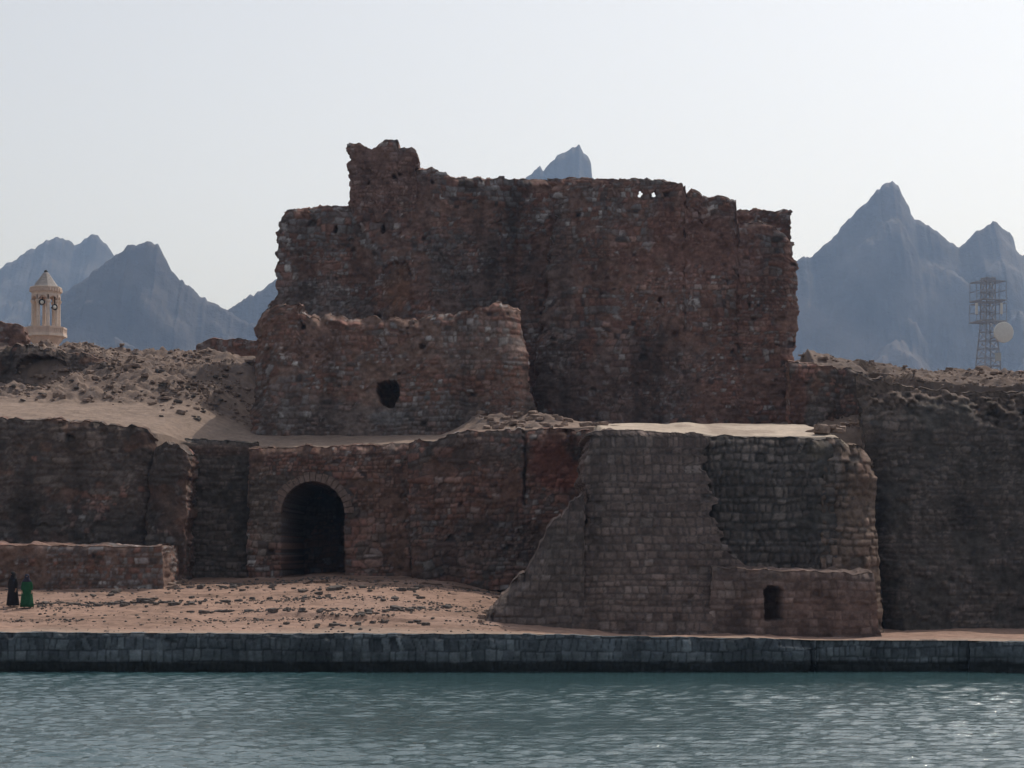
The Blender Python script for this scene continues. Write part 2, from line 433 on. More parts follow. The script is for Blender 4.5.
def terr(X, Y):
    X = np.asarray(X, float); Y = np.asarray(Y, float)
    near = 1 - ss(140, 260, Y)
    ra = rough_amt(X, Y) * near
    n = fbm(X * .55, Y * .55, 0, 5, 300)
    led = np.abs(fbm(X * .35 + .2 * Y, Y * .8, 2, 5, 310))
    st_ = fbm(X * .22, Y * .7, 6, 4, 325) * 2.2; stp = (np.floor(st_) + ss(.0, .35, st_ - np.floor(st_))) - st_     # broken ledges
    wx_ = X + .25 * vn(X * 1.7, Y * 1.7, 2, 328); wy_ = Y + .25 * vn(X * 1.7, Y * 1.7, 5, 329)
    i1, e1, t1 = voro(wx_ * 1.15, wy_ * 1.0, 331); i2, e2, t2 = voro(wx_ * 2.7, wy_ * 2.4, 332)
    blk = (i1 ** 2 * .55 + t1 * .7) * ss(.0, .35, e1) + (i2 ** 2 * .42 + t2 * .5) * ss(.0, .4, e2)
    return terr_base(X, Y) + ra * (n * .6 - led * .6 + .3 * fbm(X * 2.3, Y * 2.3, 1, 4, 320) + .9 * stp + blk * .95 * ss(-.35, .25, n))

SAND = np.array((.265, .172, .132)); PALE = np.array((.295, .22, .178)); RUB = np.array((.205, .15, .124)); DRK = np.array((.11, .088, .08))
def terrain_colour(X, Y):
    n1 = fbm(X * .3, Y * .3, 0, 5, 330); n2 = fbm(X * 1.2, Y * 1.2, 3, 4, 340); n3 = fbm(X * 3.5, Y * 3.5, 5, 3, 350)
    ra = rough_amt(X, Y)
    c = PALE * .85 * (1 + .12 * n2)[..., None]
    k = ss(.1, .3, ra) * ss(-.75, -.1, n2 + .5 * n1 + .2)
    c = c * (1 - k[..., None]) + RUB * (1 + .25 * n3)[..., None] * k[..., None]
    c = c * (1 - .22 * ss(16, 19, X) * ss(.1, .25, ra))[..., None]
    k = ss(.1, .3, ra) * ss(-.1, .3, n3 * .8 + n2 * .6)
    c = c * (1 - .7 * k[..., None]) + DRK * .8 * k[..., None]
    return c

def geo(a, b, n):
    return a * (b / a) ** np.linspace(0, 1, n + 1)[1:]
xs = np.concatenate([[-4400, -2500, -1200, -600, -300, -150, -90, -70], np.arange(-52, -33, .5), np.arange(-33, -12, .12), np.arange(-12, 13, .3), np.arange(13, 31, .12), np.arange(31, 52, .6), [70, 90, 150, 300, 600, 1200, 2500, 4400]])
offs = np.concatenate([np.arange(0, 28, .12), np.arange(28, 30, .25), np.arange(30, 60, 1.5), geo(60, 4500, 26)])
X, O = np.meshgrid(xs, offs); Yg = tfront(X) + O
Zg = terr(X, Yg); Zg[0] -= 1.4; Zg[0] = np.maximum(Zg[0], -2)
T = np.stack([X, Yg, Zg], -1)
me = npmesh('island_ground', T.reshape(-1, 3), grid_quads(*X.shape), terrain_colour(X, Yg).reshape(-1, 3))
tag(link('island_ground', me, M_soil, None, True), 'sandy ground of the upper terraces and the island behind the fort', 'ground', None, 'structure')

# the sandy strip between the quay and the fort
def quay_top(X):
    return np.interp(X, [-60, -21.3, 0, 11, 12.6, 19, 21.5, 60], [1.62, 1.62, 1.56, 1.36, 1.30, 1.28, 1.24, 1.2])
def sandz0(X, Y):
    zl = np.interp(Y, [80, 84, 88, 91, 94.5, 100, 104], [1.62, 1.95, 2.42, 2.82, 3.2, 3.55, 3.65])
    zr = np.interp(Y, [80, 84, 95, 104], [1.28, 1.34, 1.3, 1.3])
    k = ss(-4, 7, X); z = zl * (1 - k) + zr * k
    e = ss(80.2, 82.5, Y); return quay_top(X) * (1 - e) + z * e
def sandz(X, Y):
    X = np.asarray(X, float); Y = np.asarray(Y, float); e = ss(80.4, 83, Y)
    led = ss(-.02, .05, Y - 84.6 - .5 * np.sin(X * .4) - .35 * fbm(X * .5, 0 * X, 0, 3, 420)) * ss(-13, -9, X) * (1 - ss(-6.5, -2, X)) * .18
    return sandz0(X, Y) + .012 + e * (.09 * fbm(X * .3, Y * .5, 0, 4, 400) + .04 * fbm(X * 1.6, Y * 2.2, 2, 4, 410) + .03 * np.clip(vn(X * 4.1, Y * 4.1, 2, 411), 0, 1) * ss(-.2, .3, fbm(X * .4, Y * .5, 2, 3, 412))) + led
xs2 = np.concatenate([[-60, -50, -40], np.arange(-32, 6, .1), np.arange(6, 30, .25), [36, 48, 60]])
ys2 = np.concatenate([np.arange(80.35, 97, .1), np.arange(96, 112, .3)])
X, Yg = np.meshgrid(xs2, ys2)
n1 = fbm(X * .25, Yg * .6, 0, 5, 430); n2 = fbm(X * 1.1, Yg * 3., 0, 5, 440)
c = SAND * (1 + .22 * n1 + .22 * n2 + .16 * fbm(X * 3.2, Yg * 7, 2, 3, 446))[..., None]
k = ss(-.1, .5, fbm(X * .16, Yg * .5, 5, 4, 450))[..., None] * .55
c = c * (1 - k) + np.array((.32, .215, .172)) * k
k = (1 - ss(80.9, 82.2, Yg + .5 * n1))[..., None] * .75
c = c * (1 - k) + np.array((.33, .25, .2)) * k
me = npmesh('sand', np.stack([X, Yg, sandz(X, Yg)], -1).reshape(-1, 3), grid_quads(*X.shape), c.reshape(-1, 3))
tag(link('sand', me, M_soil, None, True), 'reddish sand strip between the quay and the terrace wall', 'sand', None, 'structure')

def hit(px, py, fn, y0, y1):
    """where the sight line through a spot of the photograph meets the ground"""
    Ys = np.linspace(y0, y1, 900); Xs = (px - 512) / F * Ys; z = EYE - (py - HY) / F * Ys
    g = fn(Xs, Ys); b = np.nonzero(g >= z)[0]
    return (Xs[b[0]], Ys[b[0]], g[b[0]]) if len(b) else None

# ------------------------------------------------------------------ water
wx = np.concatenate([-geo(34, 4400, 22)[::-1], np.arange(-34, 34.01, .105), geo(34, 4400, 22)])
wy = np.concatenate([[-300, -150, -60, -20, 0, 10, 20, 26, 30, 33, 35], np.arange(36, 82.6, .105)])
X, Yg = np.meshgrid(wx, wy)
rg = np.random.default_rng(5)
hgt = np.zeros(X.shape); dxs = np.zeros(X.shape)
for i in range(60):
    lam = .25 * (5.5) ** (rg.random() ** 1.3); th = R(85) + rg.normal(0, .42); ph = rg.random() * 6.28
    k = 2 * math.pi / lam; amp = .0053 * lam ** .92
    a = k * (math.cos(th) * X + math.sin(th) * Yg) + ph + 1.2 * vn(X * .11, Yg * .14, i * 3.3, 500 + i)
    hgt += amp * np.sin(a)
gust = .9 + .45 * fbm(X * .05, Yg * .09, 0, 3, 520) - .55 * ss(-9, -2, X + 3 * fbm(X * .1, Yg * .3, 2, 3, 521)) * ss(70, 78, Yg + 2.5 * fbm(X * .12, Yg * .2, 4, 3, 522))
dense = (np.abs(X) < 34.05) & (Yg > 35.5)
Zw = np.where(dense, hgt * np.clip(gust, .25, 1.5), 0)
me = npmesh('sea_water', np.stack([X, Yg, Zw], -1).reshape(-1, 3), grid_quads(*X.shape))
m, nt, p = mat('sea', .06, .5); p.inputs['IOR'].default_value = 1.7
p.inputs['Base Color'].default_value = (.036, .080, .088, 1)
n = noise(nt, 8, 4, .6); b = nt.nodes.new('ShaderNodeBump'); b.inputs['Strength'].default_value = .6; b.inputs['Distance'].default_value = .05
nt.links.new(n.outputs['Fac'], b.inputs['Height']); nt.links.new(b.outputs[0], p.inputs['Normal'])
tag(link('sea_water', me, m, None, True), 'rippled green grey sea water in front of the quay', 'water', None, 'structure')

# ------------------------------------------------------------------ mountains
def ridge(name, label, sil, D, front, back, seed, ravine=.09):
    x0, x1 = sil[0][0], sil[-1][0]
    nx = int((x1 - x0) / 1.1); tt = np.concatenate([np.linspace(-1, 0, 70), np.linspace(0, 1, 24)[1:]])
    pxs = np.linspace(x0, x1, nx)
    Xc = (pxs - 512) / F * D
    px2, t = np.meshgrid(pxs, tt); Xg = (px2 - 512) / F * D
    yc = D + .035 * D * fbm(Xg * 6 / D, 0 * Xg, 0, 3, seed)
    Yg = yc + np.where(t < 0, t * front, t * back)
    pr = 512 + F * Xg / yc
    jag = fbm(Xg * 90 / D, 0 * Xg, 0, 4, seed + 2) * 1.8 + np.abs(fbm(Xg * 260 / D, 0 * Xg, 4, 4, seed + 3)) * 3.2
    zc = EYE + (HY - poly_interp(sil, pr) + jag) * yc / F
    a = np.abs(t); fall = (1 - a) ** 1.15
    warp = 1.1 * fbm(Xg * 9 / D, t * 5, 0, 4, seed + 5)
    rv = 1 - np.abs(fbm(Xg * 18 / D + warp + t * 1.6, t * 9, 0, 5, seed + 6)) * 2.0
    env = np.clip(a * 4, 0, 1) * (1 - a)
    sm = 1 - ss(0, .25, a)
    zb_ = 2 + (zc - 2) * fall
    z = zb_ - ravine * zc * env * np.clip(rv, 0, 1) * .55 + zc * env * .11 * fbm(Xg * 40 / D, t * 6, 0, 7, seed + 9)
    z = np.where(a < 1e-6, zc, z)
    n = fbm(Xg * 40 / D, z * 40 / D, 1, 5, seed + 20); n2 = fbm(Xg * 12 / D + z * 14 / D, z * 5 / D, 4, 4, seed + 21)
    c = np.array((.085, .075, .072)) * (1 + .4 * n)[..., None]
    k = ss(.2, .8, n2)[..., None] * .35
    c = c * (1 - k) + np.array((.19, .15, .13)) * k
    me = npmesh(name, np.stack([Xg, Yg, z], -1).reshape(-1, 3), grid_quads(*Xg.shape), c.reshape(-1, 3))
    return tag(link(name, me, M_rockface, None, True), label, 'mountain', None, 'structure')

ridge('mountain', 'pale hazy far ridge with two humps at the left edge',
      [(-260, 330), (-120, 300), (-40, 288), (0, 271), (16, 261), (32, 251), (50, 244), (62, 239), (70, 242), (77, 247), (84, 241), (92, 237), (98, 238), (103, 247), (112, 256), (135, 280), (180, 330), (300, 400)], 3300, 420, 900, 901)
ridge('mountain', 'darker steep blue peak behind the bell shaped turret on the left',
      [(-60, 400), (0, 345), (50, 310), (66, 293), (84, 281), (98, 269), (112, 258), (122, 252), (133, 247), (147, 243), (158, 245), (162, 252), (165, 258), (172, 270), (180, 279), (190, 289), (200, 296), (214, 303), (226, 311), (250, 325), (300, 345), (380, 400)], 2300, 250, 700, 911)
ridge('mountain', 'hazy slope rising behind the left end of the ruined keep',
      [(150, 380), (190, 340), (215, 320), (229, 311), (245, 300), (262, 291), (276, 283), (300, 272), (350, 262), (420, 300), (520, 400)], 2600, 260, 700, 921)
ridge('mountain', 'small craggy peak showing above the flat top of the keep',
      [(380, 330), (450, 260), (500, 205), (522, 183), (530, 175), (536, 169), (540, 165), (543, 172), (548, 166), (555, 158), (563, 152), (572, 148), (579, 147), (583, 152), (588, 157), (591, 163), (592, 178), (610, 200), (680, 260), (760, 330)], 2900, 330, 800, 931)
ridge('mountain', 'big blue double peaked mountain on the right',
      [(640, 360), (700, 310), (760, 280), (795, 263), (803, 259), (812, 257), (822, 247), (830, 241), (838, 233), (845, 226), (853, 216), (861, 210), (868, 202), (877, 193), (885, 187), (892, 184), (898, 188), (903, 198), (909, 207), (911, 217), (922, 225), (934, 232), (944, 239), (953, 246), (959, 248), (965, 243), (975, 236), (985, 229), (993, 224), (1001, 228), (1010, 232), (1014, 240), (1015, 250), (1026, 260), (1060, 282), (1120, 300), (1200, 290), (1300, 350), (1400, 400)], 2500, 330, 800, 941)

# ------------------------------------------------------------------ the fort
keep_ = empty('ruined_keep', (2, 116, 12), 'tall ruined stone keep with a broken corner turret on its roofline', 'ruin')
wall('wall', keep_, [(270, 211), (283, 210), (290, 208), (320, 207), (326, 205), (346, 207), (352, 203), (380, 186), (408, 171), (436, 168), (440, 171), (446, 172), (450, 177), (500, 178), (552, 178)],
     [(205, 283), (212, 283), (222, 279), (240, 278), (260, 277), (280, 276), (295, 275), (303, 270), (315, 262), (440, 255)], [(178, 552), (215, 560), (440, 545)],
     440, 117, 3.0, 'keep', 21, batter=.03, ejag=2.2, zshift=.05, bevel=.7,
     recess=[('blob', 335.5, 229, 2.2, 4.2, .7), ('blob', 383, 229, 2, 4.2, .7), ('poly', [(381, 330), (383, 268), (390, 262), (405, 262), (410, 270), (411, 330)], .28), ('blob', 432, 181, 1.5, 2, .5)],
     tints=[(397, 292, 17, 36, (.17, .085, .05), .55), (380, 190, 50, 40, (.18, .105, .09), .5), (310, 300, 60, 26, (.15, .13, .125), .6), (480, 290, 60, 60, (.10, .088, .086), .55)])
wall('turret', keep_, [(343, 146), (350, 143), (360, 142), (364, 146), (372, 149), (377, 146), (379, 142), (384, 140), (397, 139), (398, 148), (412, 148), (418, 153)],
     [(140, 345), (149, 345), (152, 349), (160, 352), (163, 347), (169, 347), (171, 351), (175, 347), (180, 350), (190, 348), (200, 349), (203, 347), (208, 350), (222, 350)],
     [(148, 416), (155, 418), (162, 419), (168, 416), (222, 417)], lambda x: 216 + 3 * np.floor(2.5 * fbm(x * .09, 0 * x, 0, 2, 5)), 117.34, 2.7, 'keep', 22, batter=.005, und=.05, jag=.9, ejag=1.2, bevel=.2,
     zshift=-.4, recess=[('blob', 394, 177, 2, 2.2, .5), ('blob', 399, 174, 1.2, 1.6, .4), ('blob', 369, 183, 1.3, 1.5, .3)], tints=[(384, 180, 50, 40, (.19, .115, .098), .75)])
wall('wall', keep_, [(530, 178), (560, 177.5), (600, 178), (630, 178.5), (650, 179.5), (668, 181), (682, 184), (684.5, 188), (684.8, 197), (692, 192.5), (698, 192), (701, 194), (703, 199), (706, 196), (713, 196), (727, 198), (735, 202), (737, 209), (738.5, 222), (760, 222), (775, 226), (785, 234), (796, 244)],
     [(178, 549), (215, 556), (250, 551), (300, 545), (345, 537), (430, 534)], [(240, 793), (255, 793), (262, 795), (275, 797), (290, 798), (310, 799), (330, 799), (345, 797), (355, 794), (440, 800)],
     440, 113.5, 3.6, 'keep', 23, zshift=-.12, batter=.035, jag=1.2, ejag=2.4, round_l=.5, round_r=.5, bevel=.3, bevh=.4, parapet=(1.5, .35),
     holes=[(640.5, 193.5, 2.8, 4.2), (653.5, 194.5, 2.6, 3.4)],
     recess=[('blob', 666, 194.5, 2, 2, .8), ('blob', 675, 334, 3.5, 3, .4), ('blob', 660, 300, 2, 3, .4)],
     tints=[(700, 240, 80, 45, (.185, .095, .078), .55), (600, 390, 120, 55, (.115, .098, .094), .5), (556, 300, 22, 120, (.11, .09, .085), .5)])
wall('rear_wall', keep_, [(733, 212), (741, 210), (752, 208), (758, 207), (766, 209), (776, 211), (782, 208), (788, 208), (793, 212)],
     [(205, 734), (270, 734)], [(208, 792), (224, 792), (232, 789), (270, 789)], 270, 119.5, 1.2, 'keep', 24, batter=0, jag=1.3, ejag=1.6, bevel=.4)

fb = empty('ruined_guardhouse', (-7.1, 106, 11.4), 'low broken stone block with one ragged opening standing in front of the keep', 'ruin')
wall('wall', fb, [(250, 322), (258, 312), (266, 305), (276, 303), (298, 306), (304, 312), (309, 316), (330, 314), (345, 316), (360, 317), (380, 318), (400, 317), (420, 318), (440, 314), (455, 312), (475, 310), (480, 306), (490, 304), (505, 301), (515, 304), (522, 309)],
     [(303, 266), (310, 259), (318, 255), (326, 253), (335, 254), (345, 257), (360, 255), (400, 251), (440, 247)], [(303, 521), (320, 521), (345, 525), (380, 530), (420, 535), (440, 537)],
     441, 106, 4.2, 'front', 31, batter=.04, jag=2.2, ejag=1.8, round_r=1.6, rw=1.3, round_l=.7, bevel=1.0, bevh=.5, zshift=-.1,
     recess=[('poly', [(378, 384), (386, 381), (396, 381), (399, 388), (398, 398), (394, 408), (388, 407), (380, 403), (378, 394)], 3.0), ('blob', 422, 346, 3, 2.4, .5), ('blob', 303, 327, 2.5, 2, .4)],
     tints=[(380, 420, 160, 26, (.125, .108, .102), .65), (470, 350, 60, 26, (.225, .19, .175), .35), (330, 345, 70, 20, (.225, .13, .105), .45), (390, 418, 20, 9, (.16, .15, .15), .7)])

ter_ = empty('terrace_wall', (-11, 99, 3.8), 'long stone terrace wall with a dark arched gateway facing the sand', 'wall')
wall('wall', ter_, [(-440, 415), (-200, 416), (0, 418), (60, 420), (100, 422), (130, 426), (146, 432), (158, 444)], [(400, -440), (600, -440)], [(430, 156), (470, 152), (590, 146)],
     588, 99.5, 1.8, 'terrace', 41, batter=.06, jag=2.0, bevel=.9, bevh=.8, round_r=.8, zshift=.45, und=.25, res=.09,
     recess=[('blob', 70, 438, 5, 4, .5)], tints=[(70, 440, 60, 20, (.13, .092, .075), .5), (40, 540, 160, 40, (.085, .077, .073), .5)])
wall('buttress', ter_, [(148, 450), (156, 445), (166, 441), (176, 443), (184, 449), (188, 456)], [(440, 152), (470, 147), (520, 143), (590, 139)], [(440, 187), (466, 188), (490, 187), (540, 185), (592, 183)],
     590, 98.9, 4, 'terrace', 42, batter=.07, jag=1.6, bevel=1.0, bevh=1.0, round_l=.8, zshift=.3, tints=[(186, 490, 5, 60, (.2, .13, .105), .5), (165, 540, 20, 60, (.085, .077, .073), .5)])
wall('wall', ter_, [(150, 440), (186, 439), (200, 440), (225, 440), (258, 443)], [(430, 152), (600, 152)], [(430, 256), (600, 256)],
     584, 102, 1.0, 'curtain', 43, batter=.02, jag=1.2, bevel=.5, tints=[(215, 450, 60, 8, (.15, .09, .07), .6)])
gate = wall('gate_wall', ter_, [(240, 450), (250, 447), (270, 447), (300, 447), (340, 447), (352, 445), (380, 445), (395, 443), (412, 447)], [(440, 247), (600, 245)], [(440, 412), (600, 412)],
     585, 100, 1.8, 'terrace', 44, batter=.03, jag=1.6, bevel=.7, round_l=.7, zshift=-.1, res=.065,
     recess=[('arch', 282, 343.5, 482, 513, 590, 10.0)], tints=[(260, 520, 14, 60, (.15, .12, .10), .5), (385, 500, 26, 70, (.16, .098, .076), .5)])
wall('wall', ter_, [(405, 444), (413, 441), (436, 440), (445, 436), (452, 434), (470, 431), (490, 430), (520, 428), (560, 428), (604, 430)], [(440, 406), (500, 408), (590, 411)], [(430, 604), (600, 604)],
     590, 98, 1.6, 'terrace', 45, batter=.03, jag=1.8, bevel=.7, bevh=.6, round_l=.8, zshift=-.2, und=.22,
     recess=[('poly', [(523, 432), (527.5, 432), (526.5, 470), (525.5, 505), (523, 505), (524, 470)], .5)],
     tints=[(555, 465, 26, 34, (.24, .085, .06), .7), (470, 480, 50, 40, (.165, .092, .07), .45), (500, 550, 110, 34, (.085, .075, .07), .6)])
# ring of wedge stones round the arch, set a little proud of the wall
bm = bmesh.new(); rgv = random.Random(4)
cx, ax, sp, ry = 312.75, 31.4, 513.0, 31.6
def apt(q, k, y):
    """q runs along the arch: jambs 0..1 and 2..3, curve 1..2"""
    a = math.pi * q
    return P(cx - (ax + k) * math.cos(a), sp - (ry + k) * math.sin(a), y)
nv_ = 19
for i in range(nv_):
    q0, q1 = i / nv_ + .003, (i + 1) / nv_ - .003; k1 = 8.5 + rgv.uniform(-1.5, 1.5); yy = 100.0 - rgv.uniform(.04, .09)
    a_ = [apt(q0, .3, yy), apt(q1, .3, yy), apt(q1, k1, yy + .1), apt(q0, k1, yy + .1)]
    f_ = [bm.verts.new(v_) for v_ in a_]; b_ = [bm.verts.new(v_ + Vector((0, .7, 0))) for v_ in a_]
    bm.faces.new(f_); bm.faces.new(b_[::-1])
    for j in range(4): bm.faces.new((f_[j], b_[j], b_[(j + 1) % 4], f_[(j + 1) % 4]))
bmobj('arch_ring', bm, plain_mat('arch_stone', (.155, .108, .09), .4, 5), ter_)

bas = empty('bastion', (9, 87, 1.5), 'sloping block faced bastion jutting out to the quay edge', 'bastion')
wall('facing', bas, [(588, 433), (596, 431), (615, 430), (640, 430), (665, 431), (690, 433), (706, 435)], [(425, 592), (470, 588), (500, 583), (560, 576), (640, 569)], [(425, 702), (445, 704), (480, 707), (520, 716), (548, 728), (566, 745), (640, 752)],
     640, 84.6, 9.5, 'clean', 51, batter=.30, res=.06, jag=1.0, ejag=4.5, bevel=.5, bevh=.3, und=.10, round_l=.25, rw=.6,
     tints=[(600, 560, 60, 90, (.155, .118, .102), .3), (600, 440, 60, 14, (.15, .125, .115), .4)])
wall('buttress', bas, [(474, 634), (480, 626), (490, 608), (500, 598), (520, 570), (540, 544), (555, 524), (570, 505), (582, 490)], [(480, 476), (640, 476)], [(480, 584), (640, 584)],
     641, [(470, 84.3), (584, 84.9)], 2.5, 'clean', 52, batter=.10, zref=1.6, res=.065, jag=6.5, ejag=.5, bevel=1.6, bevh=.9, tints=[(540, 590, 90, 80, (.125, .104, .096), .6)])
wall('core', bas, [(696, 435), (720, 436), (760, 437), (800, 438), (836, 440)], [(430, 694), (600, 700)], [(430, 832), (610, 838)],
     610, 86.4, 8.5, 'core', 53, batter=.22, jag=1.0, bevel=.4, bevh=.3, und=.22, tints=[(815, 450, 12, 12, (.2, .16, .12), .6)])
wall('corner_pier', bas, [(818, 440), (826, 437), (836, 436), (846, 441), (858, 444), (866, 447), (872, 451), (878, 460)], [(430, 826), (500, 822), (636, 820)], [(440, 876), (470, 878), (500, 881), (540, 884), (570, 886), (640, 889)],
     640, 86.0, 8.5, 'brown', 54, batter=.22, jag=1.6, ejag=1.6, bevel=.9, bevh=.9, round_r=1.3, rw=1.6, und=.25, tints=[(836, 465, 9, 26, (.22, .19, .175), .6), (864, 470, 8, 26, (.2, .12, .09), .5)])
case_ = wall('casemate', bas, [(700, 563), (720, 567), (740, 570), (770, 571), (800, 572), (840, 572), (876, 574)], [(560, 712), (640, 708)], [(570, 874), (600, 877), (640, 881)],
     641, [(708, 84.9), (740, 84.25), (790, 83.6), (880, 83.4)], 3.0, 'casemate', 55, batter=.09, res=.06, jag=1.4, ejag=.8, bevel=.5, bevh=.35, und=.08,
     recess=[('poly', [(764, 620), (764, 590), (768, 586), (778, 586), (783, 590), (784, 600), (782, 606), (782, 619)], 2.0)], tints=[(830, 600, 70, 40, (.215, .135, .112), .55)])
# the flat sandy top of the bastion
xs3 = np.arange(4.15, 15.7, .16); ys3 = np.arange(88.35, 103.4, .16); X, Yg = np.meshgrid(xs3, ys3)
Zf = np.interp(Yg, [88.3, 98.3, 103.4], [10.46, 11.55, 11.75]) - .13 * ss(8.6, 9.6, X) * (1 - ss(89, 93, Yg)) + .05 * fbm(X * .7, Yg * .7, 0, 4, 600) + .25 * np.exp(-((X - 8.6) / 1.0) ** 2 - ((Yg - 95) / 1.4) ** 2) - .5 * ss(14.9, 15.7, X)
Zf[0] -= .6; Zf[:, 0] -= .6; Zf[:, -1] -= 1.2
c = np.array((.45, .37, .30)) * (1 + .12 * fbm(X, Yg, 0, 4, 610))[..., None]
k = ss(.2, .5, fbm(X * .6, Yg * .5, 3, 4, 611))[..., None] * .4; c = c * (1 - k) + RUB * k
link('top', npmesh('top', np.stack([X, Yg, Zf], -1).reshape(-1, 3), grid_quads(*X.shape), c.reshape(-1, 3)), M_soil, bas, True)

def rounded(X, Z, xp, yp, C, Yv):
    yt = poly_interp([(860, 372), (890, 382), (920, 386), (960, 388), (1024, 389), (1520, 394)], xp)
    n = fbm(X * .5, Z * .7, 3, 4, 720)
    k = np.clip((yt + 44 + 16 * n - yp) / 46, 0, 1)
    i2, e2, t2 = voro(X * 3.4, Z * 4.2 + .4 * n, 722)
    Yv = Yv + 2.3 * k ** 1.8 - ((i2 * .3 + t2 * .35) * ss(0, .3, e2) + .3 * fbm(X * 3, Z * 4, 0, 3, 725)) * ss(.1, .6, k)
    m_ = ss(.15, .75, k + .25 * fbm(X * 1.8, Z * 2.5, 1, 3, 723))[..., None] * .85
    C = C * (1 - m_) + RUB * ((.6 + .6 * i2) * (.55 + .45 * ss(.0, .2, e2)))[..., None] * m_
    return C, Yv
cur = empty('curtain_wall', (24, 92, 1.2), 'huge dark curtain wall with a rubble crest filling the right side', 'wall')
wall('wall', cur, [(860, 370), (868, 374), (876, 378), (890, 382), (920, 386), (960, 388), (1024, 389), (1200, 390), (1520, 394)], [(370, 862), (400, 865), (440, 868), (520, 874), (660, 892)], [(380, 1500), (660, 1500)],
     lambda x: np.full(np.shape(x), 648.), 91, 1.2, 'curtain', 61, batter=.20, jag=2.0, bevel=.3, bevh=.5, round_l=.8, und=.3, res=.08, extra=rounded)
wall('return_wall', cur, [(786, 360), (800, 361), (815, 366), (840, 367), (855, 370), (866, 374), (890, 380)], [(355, 790), (640, 790)], [(355, 886), (640, 886)],
     634, 103, 1.4, 'terrace', 62, batter=.02, jag=1.6, bevel=.9, bevh=.6, zshift=.35, tints=[(797, 405, 10, 40, (.2, .10, .08), .7), (815, 415, 12, 12, (.2, .185, .18), .5)])

# low wall by the sand, a broken bank on the hillside and two stubs on the skyline
lw = wall('low_wall', None, [(-420, 545), (0, 545), (80, 546), (140, 546), (163, 546)], [(540, -420), (600, -420)], [(545, 161), (600, 164)],
          600, 94.5, 4.6, 'front', 71, batter=.02, jag=.7, ejag=.7, bevel=.25, bevh=.2, und=.05, zshift=.3)
tag(lw, 'low broad stone wall with a squared end standing on the sand at the left', 'wall')
bank = wall('broken_bank', None, [(-60, 350), (0, 347), (12, 346), (30, 347), (60, 349), (75, 353), (100, 360), (118, 368)], [(340, -60), (400, -60)], [(350, 112), (400, 120)],
            396, 113.0, 1.2, 'terrace', 72, batter=.35, jag=2.4, ejag=3, bevel=1.2, bevh=.6, und=.5, zshift=.5,
            recess=[('poly', [(18, 372), (20, 360), (30, 357), (50, 357), (64, 361), (66, 374), (58, 381), (44, 385), (24, 382)], 3.2)])
tag(bank, 'ragged earth and stone bank with a dark hollow on the left hillside', 'bank')
s1 = wall('wall_stub', None, [(196, 345), (203, 340), (215, 338), (235, 339), (262, 339)], [(335, 197), (365, 195)], [(335, 262), (365, 262)], 362, 123.5, 1.2, 'keep', 73, batter=0, jag=1.0, bevel=.4)
tag(s1, 'low reddish wall stub on the slope just left of the keep', 'wall')
s2 = wall('wall_stub', None, [(-70, 322), (-20, 321), (0, 322), (14, 322), (22, 325), (25, 333)], [(320, -70), (360, -70)], [(325, 23), (360, 27)], 362, 121.5, 1.2, 'keep', 74, batter=0, jag=1.2, bevel=.4)
tag(s2, 'broken reddish wall stub on the skyline at the left edge', 'wall')
s3 = wall('wall_stub', None, [(948, 378), (960, 374), (980, 373), (1010, 372), (1060, 372), (1120, 374)], [(370, 950), (395, 948)], [(370, 1110), (395, 1110)], 392, 107, 1.2, 'keep', 75, batter=0, jag=.9, bevel=.4)
tag(s3, 'low reddish wall stub on the crest below the lattice tower', 'wall')

# ------------------------------------------------------------------ quay
def wet(X, Z, xp, yp, C, Yv):
    n = .07 * fbm(X * .9, Z, 0, 4, 700)
    k = (1 - ss(.36, .52, Z + n))[..., None]
    C = C * (1 - .9 * k) + np.array((.012, .014, .012)) * .9 * k
    g = ((1 - ss(.0, .12, np.abs(Z + n - .62))) * .3)[..., None]
    C = C * (1 - g) + np.array((.05, .07, .06)) * g
    return C, Yv
quay = empty('quay_wall', (0, 80, 0), 'dark stone block quay wall with a wet foot along the water', 'quay')
def tq(px, Y): return HY - (float(quay_top((px - 512) / F * Y)) - EYE) * F / Y
chips = []
for i in range(26):
    px = random.uniform(-60, 800); w_, h_ = random.uniform(3, 9), random.uniform(3, 8); t_ = tq(px, 80)
    chips.append(('poly', [(px - w_, t_ - 4), (px - w_ * .7, t_ + h_ * .6), (px, t_ + h_), (px + w_ * .8, t_ + h_ * .7), (px + w_, t_ - 4)], random.uniform(.08, .3)))
wall('block_wall', quay, [(x, tq(x, 80)) for x in range(-900, 816, 35)] + [(816, tq(816, 80))], [(600, -900), (700, -900)], [(600, 816), (700, 816)], 690, 80, .55, 'quay', 81, batter=.03, res=.06, jag=.6, ejag=.2, bevel=.14, bevh=.13, und=.03, extra=wet,
     recess=chips + [('poly', [(779, 636), (782, 646.5), (796, 648), (813, 648), (815, 636)], .5), ('poly', [(811, 636), (811, 690), (815, 690), (815, 636)], .35), ('poly', [(164, 640), (170, 643.5), (178, 643.5), (176, 640)], .16)])
wall('block_wall', quay, [(x, tq(x, 80.45)) for x in range(815, 974, 20)] + [(973, tq(973, 80.45))], [(600, 815), (700, 815)], [(600, 973), (700, 973)], 690, 80.45, .4, 'quay', 82, recess=[('poly', [(815, 630), (818, 690), (814, 690), (814, 630)], .4), ('poly', [(969, 630), (974, 630), (974, 690), (970, 690)], .35)], batter=.03, res=.06, jag=.5, ejag=.2, bevel=.08, bevh=.1, und=.03, extra=wet)
